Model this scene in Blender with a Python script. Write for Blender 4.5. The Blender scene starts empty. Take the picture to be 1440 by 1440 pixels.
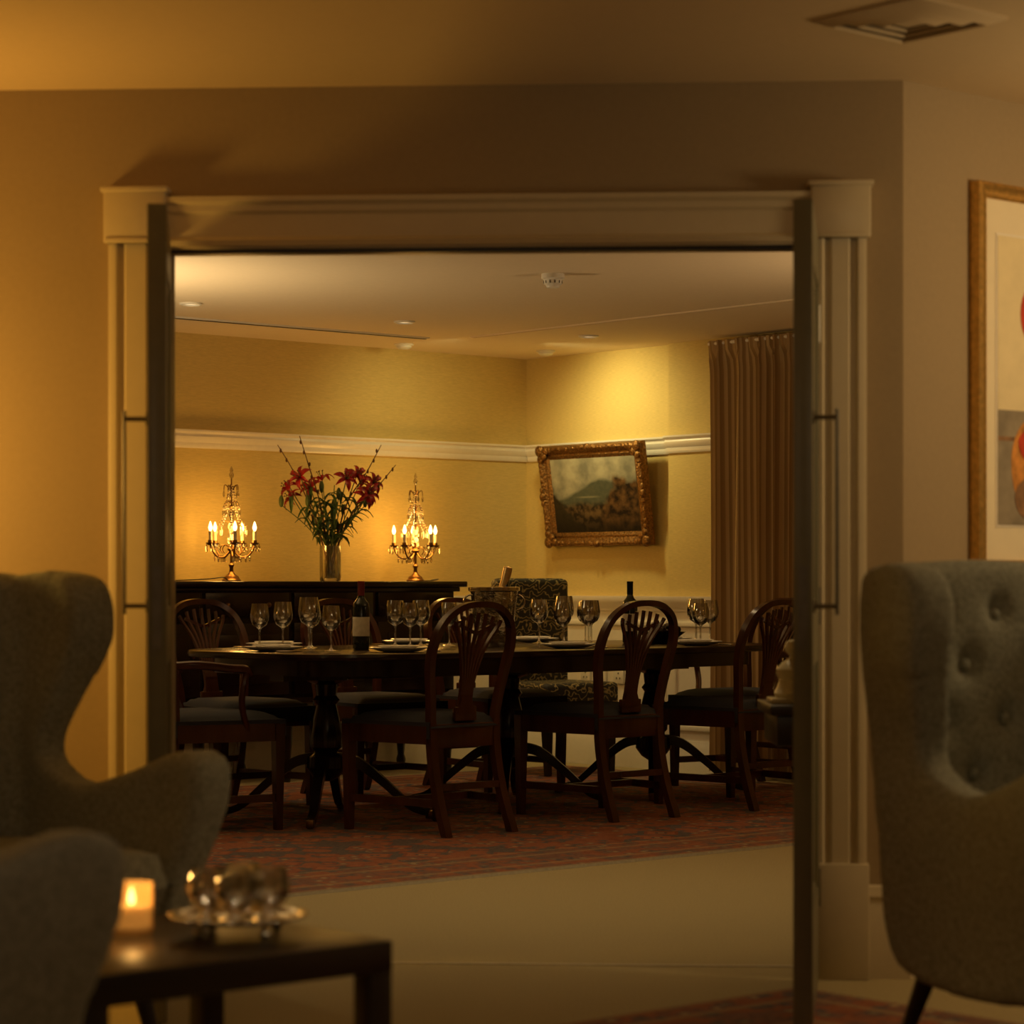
import bpy, bmesh, math, random
from mathutils import Vector, Matrix
random.seed(4)
R=math.radians
def T(x,y,z=0): return Matrix.Translation((x,y,z))
def RZ(a): return Matrix.Rotation(R(a),4,'Z')
def RX(a): return Matrix.Rotation(R(a),4,'X')
def RY(a): return Matrix.Rotation(R(a),4,'Y')
I=Matrix.Identity(4)
H=1.06; CEIL=2.41
MD=T(-.767,8.39)@RZ(41)      # dining room frame (u along long wall, v across)
MF=T(1.05,6.68)@RZ(-3.27)    # wall with the doorway
MR=T(1.05,6.68)@RZ(41)       # lounge right wall
YZX=Matrix(((0,0,1,0),(1,0,0,0),(0,1,0,0),(0,0,0,1)))  # (a,b,h)->(x=h,y=a,z=b)
XZY=Matrix(((1,0,0,0),(0,0,1,0),(0,1,0,0),(0,0,0,1)))  # (a,b,h)->(x=a,y=h,z=b)

# ---------------------------------------------------------------- materials
class NT:
    def __init__(s,name):
        s.m=bpy.data.materials.new(name); s.m.use_nodes=True
        s.t=s.m.node_tree; s.t.nodes.clear()
        s.out=s.t.nodes.new('ShaderNodeOutputMaterial')
    def n(s,typ,**kw):
        nd=s.t.nodes.new(typ)
        for k,v in kw.items():
            if hasattr(nd,k): setattr(nd,k,v)
        return nd
    def l(s,a,b): s.t.links.new(a,b)
    def math(s,op,a,b=None,c=None):
        nd=s.n('ShaderNodeMath',operation=op)
        for i,x in enumerate((a,b,c)):
            if x is None: continue
            if isinstance(x,(int,float)): nd.inputs[i].default_value=x
            else: s.l(x,nd.inputs[i])
        return nd.outputs[0]
    def mix(s,f,a,b):
        nd=s.n('ShaderNodeMix',data_type='RGBA')
        for i,x in ((0,f),(6,a),(7,b)):
            if isinstance(x,(int,float)): nd.inputs[i].default_value=x
            elif isinstance(x,tuple): nd.inputs[i].default_value=(*x[:3],1)
            else: s.l(x,nd.inputs[i])
        return nd.outputs[2]
    def ramp(s,fac,stops,const=False):
        nd=s.n('ShaderNodeValToRGB'); cr=nd.color_ramp
        if const: cr.interpolation='CONSTANT'
        while len(cr.elements)<len(stops): cr.elements.new(0.5)
        for e,(p,c) in zip(cr.elements,stops): e.position=p; e.color=(*c,1)
        s.l(fac,nd.inputs[0]); return nd.outputs[0]
    def bsdf(s,col,rough=.5,metal=0,bump=None,bs=.2,bd=.01,**kw):
        b=s.n('ShaderNodeBsdfPrincipled')
        if isinstance(col,tuple): b.inputs['Base Color'].default_value=(*col,1)
        else: s.l(col,b.inputs['Base Color'])
        b.inputs['Roughness'].default_value=rough; b.inputs['Metallic'].default_value=metal
        for k,v in kw.items(): b.inputs[k.replace('_',' ')].default_value=v
        if bump is not None:
            bn=s.n('ShaderNodeBump'); bn.inputs['Strength'].default_value=bs; bn.inputs['Distance'].default_value=bd
            s.l(bump,bn.inputs['Height']); s.l(bn.outputs[0],b.inputs['Normal'])
        s.l(b.outputs[0],s.out.inputs[0]); return s.m
    def noise(s,scale,detail=3,vec=None,sc=None):
        nd=s.n('ShaderNodeTexNoise'); nd.inputs['Scale'].default_value=scale; nd.inputs['Detail'].default_value=detail
        if vec is None: vec=s.n('ShaderNodeTexCoord').outputs['Object']
        if sc:
            mp=s.n('ShaderNodeMapping'); mp.inputs['Scale'].default_value=sc; s.l(vec,mp.inputs[0]); vec=mp.outputs[0]
        s.l(vec,nd.inputs['Vector']); return nd.outputs['Fac']

def simple(name,col,rough=.5,metal=0,ns=40,var=.12,bs=.1,bd=.003,sc=None,**kw):
    t=NT(name); f=t.noise(ns,4,sc=sc)
    a=tuple(c*(1-var) for c in col); b=tuple(min(1,c*(1+var)) for c in col)
    return t.bsdf(t.ramp(f,[(.3,a),(.7,b)]),rough,metal,f,bs,bd,**kw)

M_wall=simple('lounge_wall_paint',(.36,.27,.16),.85,ns=60,var=.03,bs=.05)
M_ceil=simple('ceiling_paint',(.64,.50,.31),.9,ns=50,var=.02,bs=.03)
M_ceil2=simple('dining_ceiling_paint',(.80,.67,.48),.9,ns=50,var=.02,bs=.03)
M_cloth=simple('grasscloth_wallpaper',(.66,.50,.18),.8,ns=30,var=.10,bs=.25,bd=.002,sc=(1,1,14))
M_trim=simple('cream_gloss_paint',(.60,.51,.35),.35,ns=30,var=.02,bs=.03)
M_white=simple('white_gloss_paint',(.86,.80,.70),.28,ns=30,var=.02,bs=.03)
M_carpet=simple('beige_carpet',(.42,.34,.175),.95,ns=220,var=.22,bs=.6,bd=.006)
M_door=simple('door_paint_olive_shade',(.18,.17,.11),.35,ns=30,var=.05,bs=.03)  # grey-olive, with the shade on the leaves put into the colour
M_steel=simple('brushed_steel',(.20,.18,.15),.4,1.0)
M_strip=simple('carpet_edge_strip',(.50,.43,.28),.5,ns=30)
M_wood=simple('mahogany',(.060,.018,.008),.20,ns=9,var=.45,bs=.05,sc=(1,1,.15))
M_woodk=simple('dark_mahogany',(.016,.008,.005),.2,ns=9,var=.4,bs=.05,sc=(.3,1,1))
M_ebony=simple('wenge_wood',(.018,.011,.008),.35,ns=14,var=.4,bs=.05,sc=(.2,1,1))
M_navy=simple('navy_seat_fabric',(.020,.022,.032),.85,ns=180,var=.2,bs=.3)
M_fab=simple('grey_green_wool',(.255,.265,.225),.95,ns=110,var=.30,bs=.6,bd=.004)
M_fab2=simple('grey_wool',(.24,.24,.215),.95,ns=110,var=.30,bs=.6,bd=.004)
M_brass=simple('aged_brass',(.24,.12,.04),.35,1.0,ns=60,var=.3)
M_silver=simple('silver_plate',(.80,.74,.62),.15,1.0,ns=20,var=.05)
M_bucket=simple('hammered_silver',(.60,.55,.45),.12,1.0,ns=20,var=.15,bs=.6,bd=.012)
M_gold=simple('gilt_frame',(.24,.12,.035),.38,.8,ns=90,var=.6,bs=.9,bd=.008)
M_gold2=simple('gold_leaf',(.70,.42,.12),.35,.8,ns=60,var=.2,bs=.3)
M_china=simple('white_china',(.80,.77,.70),.15,ns=10,var=.01,bs=0)
M_bottle=simple('dark_bottle_glass',(.012,.016,.008),.06,ns=10,var=.1,bs=0)
M_label=simple('paper_label',(.70,.64,.50),.7,ns=60,var=.1)
M_capsule=simple('red_capsule',(.22,.02,.015),.35,ns=20)
M_foil=simple('gold_foil',(.72,.50,.20),.3,.9,ns=60,bs=.5)
M_ivory=simple('ivory_candle',(.80,.70,.48),.5,ns=20,var=.05)
M_stem=simple('green_stem',(.07,.11,.03),.6,ns=30)
M_leaf=simple('lily_leaf',(.05,.10,.025),.5,ns=30,var=.3)
M_petal=simple('red_lily_petal',(.34,.007,.012),.45,ns=40,var=.4)
M_twig=simple('brown_twig',(.12,.05,.02),.7,ns=60)
M_black=simple('black_cable',(.01,.01,.01),.5)
M_linen=simple('white_linen',(.72,.68,.58),.85,ns=90)
M_urn=simple('glazed_ceramic',(.50,.44,.27),.2,ns=12)
M_plastic=simple('white_plastic',(.78,.74,.66),.4,ns=10,var=.01,bs=0)
M_vent=simple('vent_metal',(.58,.46,.30),.5,ns=10,var=.01,bs=0)
M_wax=simple('candle_wax',(.85,.70,.40),.5,ns=10,Emission_Color=(1,.50,.10,1),Emission_Strength=.35)
def glassmat(name,tint=(1,1,1),lo=.06):
    t=NT(name); fr=t.n('ShaderNodeFresnel'); fr.inputs[0].default_value=1.5
    tr=t.n('ShaderNodeBsdfTransparent'); tr.inputs[0].default_value=(*tint,1)
    gl=t.n('ShaderNodeBsdfGlossy'); gl.inputs['Roughness'].default_value=.05; gl.inputs[0].default_value=(1,1,1,1)
    mx=t.n('ShaderNodeMixShader'); t.l(t.math('MINIMUM',t.math('ADD',t.math('MULTIPLY',fr.outputs[0],1.3),lo),.95),mx.inputs[0])
    t.l(tr.outputs[0],mx.inputs[1]); t.l(gl.outputs[0],mx.inputs[2]); t.l(mx.outputs[0],t.out.inputs[0]); return t.m
M_glass=glassmat('clear_glass',(.97,.96,.92),.26)
M_crys=glassmat('cut_crystal',(.85,.80,.68),.12)
M_water=glassmat('water',(.80,.84,.72),.05)
def emit(name,c,s):
    t=NT(name); e=t.n('ShaderNodeEmission'); e.inputs[0].default_value=(*c,1); e.inputs[1].default_value=s
    t.l(e.outputs[0],t.out.inputs[0]); return t.m
M_flame=emit('bulb_glow',(1,.60,.20),8)
M_cflame=emit('candle_flame',(1,.55,.15),14)
M_spotlamp=emit('downlight_lamp',(1,.75,.4),1.2)
t=NT('votive_glass'); b=t.n('ShaderNodeBsdfPrincipled'); b.inputs['Base Color'].default_value=(.95,.75,.45,1); b.inputs['Roughness'].default_value=.25
tr=t.n('ShaderNodeBsdfTransparent'); tl=t.n('ShaderNodeBsdfTranslucent'); tl.inputs[0].default_value=(1,.70,.35,1)
m1=t.n('ShaderNodeMixShader'); m1.inputs[0].default_value=.35; t.l(tr.outputs[0],m1.inputs[1]); t.l(tl.outputs[0],m1.inputs[2])
m2=t.n('ShaderNodeMixShader'); m2.inputs[0].default_value=.2; t.l(m1.outputs[0],m2.inputs[1]); t.l(b.outputs[0],m2.inputs[2]); t.l(m2.outputs[0],t.out.inputs[0]); M_votive=t.m
t=NT('striped_curtain'); uv=t.n('ShaderNodeUVMap').outputs[0]; sp=t.n('ShaderNodeSeparateXYZ'); t.l(uv,sp.inputs[0])
w=t.math('FRACT',t.math('MULTIPLY',sp.outputs[0],38))
M_curt=t.bsdf(t.ramp(w,[(0,(.48,.33,.16)),(.45,(.52,.37,.19)),(.5,(.30,.19,.08)),(.9,(.34,.22,.10))]),1.0,0,t.noise(200),.2,.002,Specular_IOR_Level=.1)
t=NT('black_gold_damask'); v=t.n('ShaderNodeTexWave',wave_type='RINGS'); v.inputs['Scale'].default_value=10; v.inputs['Distortion'].default_value=13; v.inputs['Detail'].default_value=1.5; v.inputs['Detail Scale'].default_value=2.0
tc=t.n('ShaderNodeTexCoord').outputs['Object']; t.l(tc,v.inputs['Vector'])
M_dam=t.bsdf(t.ramp(v.outputs['Fac'],[(0,(.012,.012,.010)),(.78,(.014,.013,.011)),(.88,(.26,.20,.08)),(1,(.34,.27,.11))]),.6)
# persian rug
def rugmat(name,W,L):
    t=NT(name); uv=t.n('ShaderNodeUVMap').outputs[0]; sp=t.n('ShaderNodeSeparateXYZ'); t.l(uv,sp.inputs[0])
    x,y=sp.outputs[0],sp.outputs[1]
    d=t.math('MINIMUM',t.math('MINIMUM',x,t.math('SUBTRACT',W,x)),t.math('MINIMUM',y,t.math('SUBTRACT',L,y)))
    v=t.n('ShaderNodeTexVoronoi',feature='F1',distance='MANHATTAN'); v.inputs['Scale'].default_value=7; v.inputs['Randomness'].default_value=.7; t.l(uv,v.inputs['Vector'])
    v2=t.n('ShaderNodeTexVoronoi',feature='F1',distance='CHEBYCHEV'); v2.inputs['Scale'].default_value=16; v2.inputs['Randomness'].default_value=.7; t.l(uv,v2.inputs['Vector'])
    field=t.ramp(v.outputs['Distance'],[(0,(.50,.35,.17)),(.14,(.06,.065,.09)),(.26,(.34,.10,.04)),(.40,(.37,.105,.045)),(.58,(.23,.05,.025)),(.72,(.07,.07,.09))],True)
    f2=t.ramp(v2.outputs['Distance'],[(0,(.48,.35,.18)),(.18,(.07,.075,.10)),(.32,(.31,.085,.038)),(.6,(.25,.06,.03))],True)
    sepc=t.n('ShaderNodeSeparateColor'); t.l(v.outputs['Color'],sepc.inputs[0])
    sep2=t.n('ShaderNodeSeparateColor'); t.l(v2.outputs['Color'],sep2.inputs[0])
    col=t.mix(t.math('GREATER_THAN',sepc.outputs[0],.45),field,f2)
    bord=t.mix(t.math('GREATER_THAN',sep2.outputs[1],.5),t.mix(.55,f2,(.08,.075,.09)),f2)
    msk=t.ramp(d,[(0,(1,1,1)),(.42,(0,0,0))],True)
    col=t.mix(msk,col,bord)
    ln=t.ramp(d,[(0,(1,1,1)),(.02,(0,0,0)),(.10,(1,1,1)),(.13,(0,0,0)),(.33,(1,1,1)),(.36,(0,0,0)),(.44,(1,1,1)),(.46,(0,0,0))],True)
    col=t.mix(t.math('MULTIPLY',ln,.6),col,(.40,.28,.14))
    n=t.noise(60,6); col=t.mix(.25,col,t.ramp(n,[(.35,(.05,.028,.018)),(.65,(.36,.20,.10))]))
    return t.bsdf(col,.95,0,n,.5,.004)

# ---------------------------------------------------------------- mesh builder
def cr(pts,n=6,closed=False):
    P=[Vector(p) for p in pts]; out=[]; N=len(P)
    rng=range(N) if closed else range(N-1)
    for i in rng:
        if closed: a,b,c,d=P[(i-1)%N],P[i],P[(i+1)%N],P[(i+2)%N]
        else: a,b,c,d=P[max(i-1,0)],P[i],P[i+1],P[min(i+2,N-1)]
        for k in range(n):
            s=k/n; out.append(.5*((2*b)+(c-a)*s+(2*a-5*b+4*c-d)*s*s+(3*b-a-3*c+d)*s**3))
    if not closed: out.append(P[-1].copy())
    return out
class G:
    def __init__(s): s.bm=bmesh.new(); s.mats=[]; s.uv=None
    def mi(s,m):
        if m not in s.mats: s.mats.append(m)
        return s.mats.index(m)
    def add(s,vs,fs,m,M=I):
        k=s.mi(m); V=[s.bm.verts.new(M@Vector(v)) for v in vs]; F=[]
        for f in fs:
            try: fc=s.bm.faces.new([V[i] for i in f]); fc.material_index=k; F.append(fc)
            except ValueError: pass
        return V,F
    def box(s,c,sz,m,M=I,bev=0,seg=2):
        x,y,z=[a/2 for a in sz]; c=Vector(c)
        vs=[c+Vector((i*x,j*y,k*z)) for i in(-1,1) for j in(-1,1) for k in(-1,1)]
        fs=[(0,1,3,2),(4,6,7,5),(0,4,5,1),(2,3,7,6),(0,2,6,4),(1,5,7,3)]
        V,F=s.add(vs,fs,m,M)
        if bev:
            E=list({e for f in F for e in f.edges})
            r=bmesh.ops.bevel(s.bm,geom=E,offset=bev,segments=seg,affect='EDGES',profile=.5)
            for f in r['faces']: f.material_index=s.mi(m)
    def lathe(s,prof,m,M=I,seg=24,a0=0,a1=360):
        full=abs(a1-a0)>=360; n=seg if full else seg+1
        vs=[];fs=[]
        for (r,z) in prof:
            for i in range(n):
                a=R(a0+(a1-a0)*i/seg); vs.append((max(r,1e-4)*math.cos(a),max(r,1e-4)*math.sin(a),z))
        for j in range(len(prof)-1):
            for i in range(seg):
                i2=(i+1)%n if full else i+1
                fs.append((j*n+i,j*n+i2,(j+1)*n+i2,(j+1)*n+i))
        s.add(vs,fs,m,M)
    def sweep(s,pts,sz,m,n=8,ref=None,M=I,closed=False):
        P=[Vector(p) for p in pts]; N=len(P); vs=[];fs=[]
        if not isinstance(sz,list): sz=[sz]*N
        elif len(sz)!=N:
            L=len(sz); new=[]
            for i in range(N):
                f=i/(N-1)*(L-1); k=min(int(f),L-2); q=f-k; a,b=sz[k],sz[k+1]
                if isinstance(a,tuple): new.append(tuple(a[j]*(1-q)+b[j]*q for j in(0,1)))
                else: new.append(a*(1-q)+b*q)
            sz=new
        px=None
        for i in range(N):
            if closed: t=P[(i+1)%N]-P[i-1]
            else: t=P[min(i+1,N-1)]-P[max(i-1,0)]
            t.normalize()
            rv=Vector(ref) if ref is not None else (px if px is not None else (Vector((1,0,0)) if abs(t.x)<.8 else Vector((0,1,0))))
            x=rv-rv.dot(t)*t
            if x.length<1e-4: x=px if px is not None else t.orthogonal()
            x.normalize(); px=x; y=t.cross(x)
            a,b=sz[i] if isinstance(sz[i],tuple) else (sz[i],sz[i])
            for k in range(n):
                if n==4: cx,cy=((-1,-1),(1,-1),(1,1),(-1,1))[k]
                else: cx,cy=math.cos(2*math.pi*k/n),math.sin(2*math.pi*k/n)
                vs.append(P[i]+x*cx*a/2+y*cy*b/2)
        for i in range(N if closed else N-1):
            j=(i+1)%N
            for k in range(n): fs.append((i*n+k,i*n+(k+1)%n,j*n+(k+1)%n,j*n+k))
        if not closed: fs+= [tuple(range(n-1,-1,-1)),tuple((N-1)*n+k for k in range(n))]
        s.add(vs,fs,m,M)
    def prism(s,poly,h0,h1,m,M=I):
        n=len(poly); vs=[(p[0],p[1],h0) for p in poly]+[(p[0],p[1],h1) for p in poly]
        fs=[tuple(range(n-1,-1,-1)),tuple(range(n,2*n))]+[(i,(i+1)%n,n+(i+1)%n,n+i) for i in range(n)]
        s.add(vs,fs,m,M)
    def sph(s,c,r,m,M=I,seg=10,sc=(1,1,1)):
        prof=[(r*math.sin(math.pi*i/seg),-r*math.cos(math.pi*i/seg)) for i in range(seg+1)]
        s.lathe(prof,m,M@T(*c)@Matrix.Diagonal((*sc,1)),seg=max(8,seg))
    def grid(s,fn,nu,nv,m,M=I,uvf=None):
        vs=[fn(i/nu,j/nv) for j in range(nv+1) for i in range(nu+1)]
        fs=[(j*(nu+1)+i,j*(nu+1)+i+1,(j+1)*(nu+1)+i+1,(j+1)*(nu+1)+i) for j in range(nv) for i in range(nu)]
        V,F=s.add(vs,fs,m,M)
        if uvf:
            if s.uv is None: s.uv=s.bm.loops.layers.uv.new('UVMap')
            idx={v:k for k,v in enumerate(V)}
            for f in F:
                for lp in f.loops:
                    k=idx[lp.vert]; lp[s.uv].uv=uvf((k%(nu+1))/nu,(k//(nu+1))/nv)
    def mesh(s,name,ang=38,recalc=True):
        if recalc: bmesh.ops.recalc_face_normals(s.bm,faces=s.bm.faces)
        me=bpy.data.meshes.new(name); s.bm.to_mesh(me); s.bm.free()
        for m in s.mats: me.materials.append(m)
        for p in me.polygons: p.use_smooth=True
        me.set_sharp_from_angle(angle=R(ang)); return me
    def obj(s,name,M=I,**kw): return place(s.mesh(name,**kw),name,M)
def place(me,name,M=I):
    o=bpy.data.objects.new(name,me); bpy.context.scene.collection.objects.link(o); o.matrix_world=M; return o

# ================================================================ ROOM SHELL
def shell():
    g=G(); g.box((.5,7.5,-.05),(11.5,20,.1),M_carpet); g.obj('floor')
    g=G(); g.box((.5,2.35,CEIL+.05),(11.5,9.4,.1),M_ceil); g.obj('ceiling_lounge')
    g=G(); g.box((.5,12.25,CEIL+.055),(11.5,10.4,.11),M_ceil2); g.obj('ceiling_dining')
    g=G(); W=.13
    g.box((-3.65,W/2,CEIL/2),(3.3,W,CEIL),M_wall)
    g.box((-.12,W/2,CEIL/2),(.24,W,CEIL),M_wall)
    g.box((-1.12,W/2,(2.0+CEIL)/2),(1.76,W,CEIL-2.0),M_wall)
    g.obj('wall_front',MF)
    g=G(); g.box((2.75,.075,CEIL/2),(5.5,.15,CEIL),M_wall); g.obj('wall_right',MR)
    g=G(); g.box((-4.05,2.5,CEIL/2),(.1,9.0,CEIL),M_wall); g.obj('wall_left')
    g=G(); g.box((.5,-2.05,CEIL/2),(9.2,.1,CEIL),M_wall); g.obj('wall_back')
    g=G(); g.box((5.05,4,CEIL/2),(.1,12.2,CEIL),M_wall); g.obj('wall_side')
    g=G(); g.box((.85,4.525,CEIL/2),(8.5,.15,CEIL),M_cloth); g.obj('wall_dining_left',MD)
    g=G(); g.box((5.075,1.0,CEIL/2),(.15,6.9,CEIL),M_cloth)
    g.box((4.97,2.25,CEIL/2),(.06,1.84,CEIL),M_cloth)
    g.obj('wall_dining_right',MD)
    g=G(); g.box((-3.375,2.7,CEIL/2),(.15,3.5,CEIL),M_cloth); g.obj('wall_dining_end',MD)
    def rail(name,z0,hh,M,L0,L1,prof=1):
        g=G()
        p=[(0,0),(-.012,0),(-.02,.012),(-.02,.03),(-.032,.045),(-.036,.062),(-.03,.07),(-.03,.078),(-.045,.088),(-.045,.098),(0,.098)]
        p=[(a,b*hh/.098) for a,b in p]
        g.prism(p,L0,L1,M_white,M@T(0,0,z0)@YZX); g.obj(name,I)
    rail('trim_1',1.79,.098,MD@T(0,4.45),-3.3,5.0)
    M2=MD@T(5.0,0)@RZ(-90)
    rail('trim_2',1.79,.098,M2,-4.42,-3.17)
    rail('trim_3',1.79,.098,MD@T(4.94,0)@RZ(-90),-3.17,-1.35)
    def wains(name,M,L0,L1,n):
        g=G(); g.box(((L0+L1)/2,-.006,.49),(L1-L0,.012,.98),M_white)
        p=[(0,.90),(-.02,.90),(-.022,.92),(-.045,.945),(-.05,.975),(-.05,.985),(0,.985)]
        g.prism(p,L0,L1,M_white,M=YZX)
        p=[(0,0),(-.03,0),(-.03,.14),(-.022,.16),(-.018,.18),(0,.18)]
        g.prism(p,L0,L1,M_white,M=YZX)
        w=(L1-L0)/n
        for i in range(n):
            a=L0+i*w+.07; b=L0+(i+1)*w-.07
            for z in(.25,.83): g.box(((a+b)/2,-.018,z),(b-a,.014,.028),M_white,bev=.004)
            for x in(a,b): g.box((x,-.018,.54),(.028,.014,.61),M_white,bev=.004)
        g.obj(name,M)
    wains('trim_4',MD@T(0,4.45),-3.3,4.985,11)
    wains('trim_5',M2,-4.44,-3.17,2)
    wains('trim_6',MD@T(4.94,0)@RZ(-90),-3.17,-1.35,2)
    g=G()
    def casing(x0,x1):
        w=x1-x0
        prof=[(0,0),(0,-.030),(.012,-.034),(.022,-.034),(.030,-.022),(.040,-.022),(.048,-.030),(w-.048,-.030),(w-.040,-.022),(w-.030,-.022),(w-.022,-.034),(w-.012,-.034),(w,-.030),(w,0)]
        g.prism([(x0+a,b) for a,b in prof],.31,2.0,M_trim)
        g.box(((x0+x1)/2,-.022,.155),(w+.012,.05,.31),M_trim,bev=.004)
        g.box(((x0+x1)/2,-.025,2.058),(w+.02,.054,.15),M_trim,bev=.006)
        g.box(((x0+x1)/2,-.03,2.128),(w+.034,.066,.014),M_trim,bev=.004)
        g.box(((x0+x1)/2,-.027,1.990),(w+.012,.06,.014),M_trim,bev=.004)
    casing(-2.150,-2.0); casing(-.24,-.100)
    hp=[(0,1.975),(-.03,1.975),(-.034,1.99),(-.024,2.0),(-.024,2.06),(-.032,2.07),(-.032,2.085),(-.045,2.095),(-.045,2.108),(0,2.108)]
    g.prism(hp,-2.0,-.24,M_trim,M=YZX)
    g.box((-2.01,.065,.99),(.02,.15,1.98),M_trim); g.box((-.23,.065,.99),(.02,.15,1.98),M_trim)
    g.box((-1.12,.065,1.985),(1.76,.15,.03),M_trim)
    g.box((-1.12,.02,1.965),(1.74,.03,.012),M_ebony)
    g.obj('trim_7',MF)
    def base(name,M,L0,L1,s=-1):
        g=G(); p=[(0,0),(s*.022,0),(s*.022,.185),(s*.016,.195),(s*.016,.21),(s*.020,.22),(s*.012,.245),(0,.25)]
        g.prism(p,L0,L1,M_trim,M=YZX); g.obj(name,M)
    base('baseboard_front',MF,-.092,.012); base('baseboard_left',MF,-4.9,-2.16)
    base('baseboard_right',MR,0.0,5.2)
    g=G(); g.box((-1.12,.18,.001),(1.80,.022,.003),M_strip); g.obj('door_threshold',MF)
shell()

# doors (open leaves)
def leaf(name,hx,hy,ex,ey,side):
    d=Vector((ex-hx,ey-hy)); L=d.length; ang=math.degrees(math.atan2(d.y,d.x))
    g=G(); t=.046; z0,z1=.012,1.965
    for x in(.055,L-.055): g.box((x,0,(z0+z1)/2),(.11,t,z1-z0),M_door,bev=.003)
    for z,h in((.14,.25),(.93,.14),(1.90,.13)): g.box((L/2,0,z),(L-.2,t*.98,h),M_door)
    for a,b in((.26,.87),(1.0,1.84)):
        g.box((L/2,0,(a+b)/2),(L-.2,.016,b-a),M_trim)
        for zz in(a+.01,b-.01): g.box((L/2,0,zz),(L-.2,.034,.02),M_door,bev=.004)
        for xx in(.12,L-.12): g.box((xx,0,(a+b)/2),(.02,.034,b-a),M_door,bev=.004)
    y=side*(t/2+.056); x=L-.07
    g.sweep([(x,y,.985),(x,y,1.475)],.009,M_steel,10)
    for z in(1.005,1.455): g.sweep([(x,side*t/2,z),(x,y,z)],.012,M_steel,8); g.lathe([(.0,0),(.016,0),(.016,.005),(0,.005)],M_steel,T(x,side*t/2,z)@RX(-90*side),16)
    g.box((L+.0005,0,1.0),(.003,.022,.2),M_steel)
    for z in(.25,1.0,1.75): g.sweep([(0,side*.02,z-.05),(0,side*.02,z+.05)],.016,M_steel,10)
    g.obj(name,T(hx,hy)@RZ(ang))
leaf('door_1',-.945,6.735,-.846,5.93,-1)
leaf('door_2',.795,6.63,.685,5.86,1)

# ================================================================ RUGS
def rug(name,M,W,L):
    m=rugmat(name+'_wool',W,L); g=G()
    g.grid(lambda a,b:(a*W,b*L,.012),2,2,m,uvf=lambda a,b:(a*W,b*L))
    g.prism([(0,0),(W,0),(W,L),(0,L)],.0,.0115,M_linen)
    for e in(-.03,W):
        for k in range(int(L/.03)): g.box((e+.015,k*.03+.015,.004),(.03,.006,.004),M_linen)
    g.obj(name,M)
rug('persian_rug',MD@T(-1.2,0),5.9,3.80)
rug('persian_rug',T(.745,6.46)@RZ(221),1.75,2.4)

# ================================================================ DINING CHAIRS
def dining_chair_mesh(arms):
    g=G(); k=1.12 if arms else 1.0
    pts=[(.185*k,-.330,0),(.18*k,-.275,.14),(.178*k,-.235,.30),(.178*k,-.222,.45),(.188*k,-.232,.56),(.212*k,-.255,.70),(.215*k,-.285,.80),(.180*k,-.312,.89),(.10*k,-.328,.945),(0,-.333,.958)]
    full=pts+[(-x,y,z) for x,y,z in pts[-2::-1]]
    c=cr(full,5)
    sz=[]
    for p in c:
        z=p.z
        sz.append((.036,.034) if z<.45 else (.030,.034) if z<.85 else (.026,.034))
    g.sweep(c,[(b,a) for a,b in sz],M_wood,4,ref=(0,1,0))
    for v in g.bm.verts:
        if v.co.z<.012: v.co.z=0.0
    for i in range(-3,4):
        f=i/3
        p=[(f*.045,-.222,.475),(f*.030,-.235,.56),(f*.036,-.255,.66),(f*.070,-.283,.78),(f*.115*k,-.308,.86),(f*.125*k,-.322,.925-.035*abs(f)**2)]
        g.sweep(cr(p,4),(.010,.015),M_wood,4,ref=(1,0,0))
    g.box((0,-.232,.50),(.12,.022,.06),M_wood,bev=.005)
    out=[(-.05,.50),(-.03,.56),(-.034,.60),(.034,.60),(.03,.56),(.05,.50)]
    g.prism(out,-.246,-.232,M_wood,M=XZY)
    g.sweep(cr([(-.100*k,-.31,.875),(-.05,-.305,.855),(0,-.303,.84),(.05,-.305,.855),(.100*k,-.31,.875)],4),(.012,.014),M_wood,4,ref=(0,1,0))
    w0,w1=.19*k,.255*k
    g.box((0,-.222,.410),(2*w0-.02,.03,.10),M_wood,bev=.003)
    g.box((0,.225,.415),(2*w1-.03,.03,.075),M_wood,bev=.003)
    for s in(-1,1):
        g.sweep([(s*w0,-.22,.415),(s*w1,.225,.415)],(.028,.075),M_wood,4,ref=(1,0,0))
        g.sweep([(s*(w1-.005),.225,.45),(s*(w1-.005),.225,.0)],[(.046,.046),(.044,.044),(.030,.030)],M_wood,4,ref=(1,0,0))
        g.sweep([(s*.182*k,-.275,.135),(s*(w1-.008),.222,.135)],(.02,.032),M_wood,4,ref=(1,0,0))
    g.box((0,-.02,.135),(.40*k,.02,.03),M_wood)
    g.box((0,-.262,.20),(.34*k,.018,.028),M_wood)
    def seat(a,b):
        y=-.245+b*.50; w=(.195*k+.07*k*b)
        x=(a*2-1)*w; e=1-max(abs(a*2-1),abs(b*2-1))
        z=.445+.060*min(1,e/.32)**.5
        return (x,y,z)
    g.grid(seat,16,16,M_navy)
    for s in(-1,1): g.sweep([(s*.195*k,-.235,.435),(s*.265*k,.25,.435)],(.012,.07),M_navy,4,ref=(1,0,0))
    g.box((0,.25,.435),(.53*k,.012,.07),M_navy)
    if arms:
        for s in(-1,1):
            a=cr([(s*.235,-.25,.70),(s*.28,-.15,.705),(s*.305,-.02,.69),(s*.312,.05,.685),(s*.30,.08,.665)],4)
            g.sweep(a,(.036,.028),M_wood,8,ref=(0,0,1))
            b_=cr([(s*.305,.06,.68),(s*.308,.04,.60),(s*.285,.05,.52),(s*.262,.09,.42)],4)
            g.sweep(b_,(.028,.032),M_wood,8,ref=(0,1,0))
    return g.mesh('dining_chair',ang=40)
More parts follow.
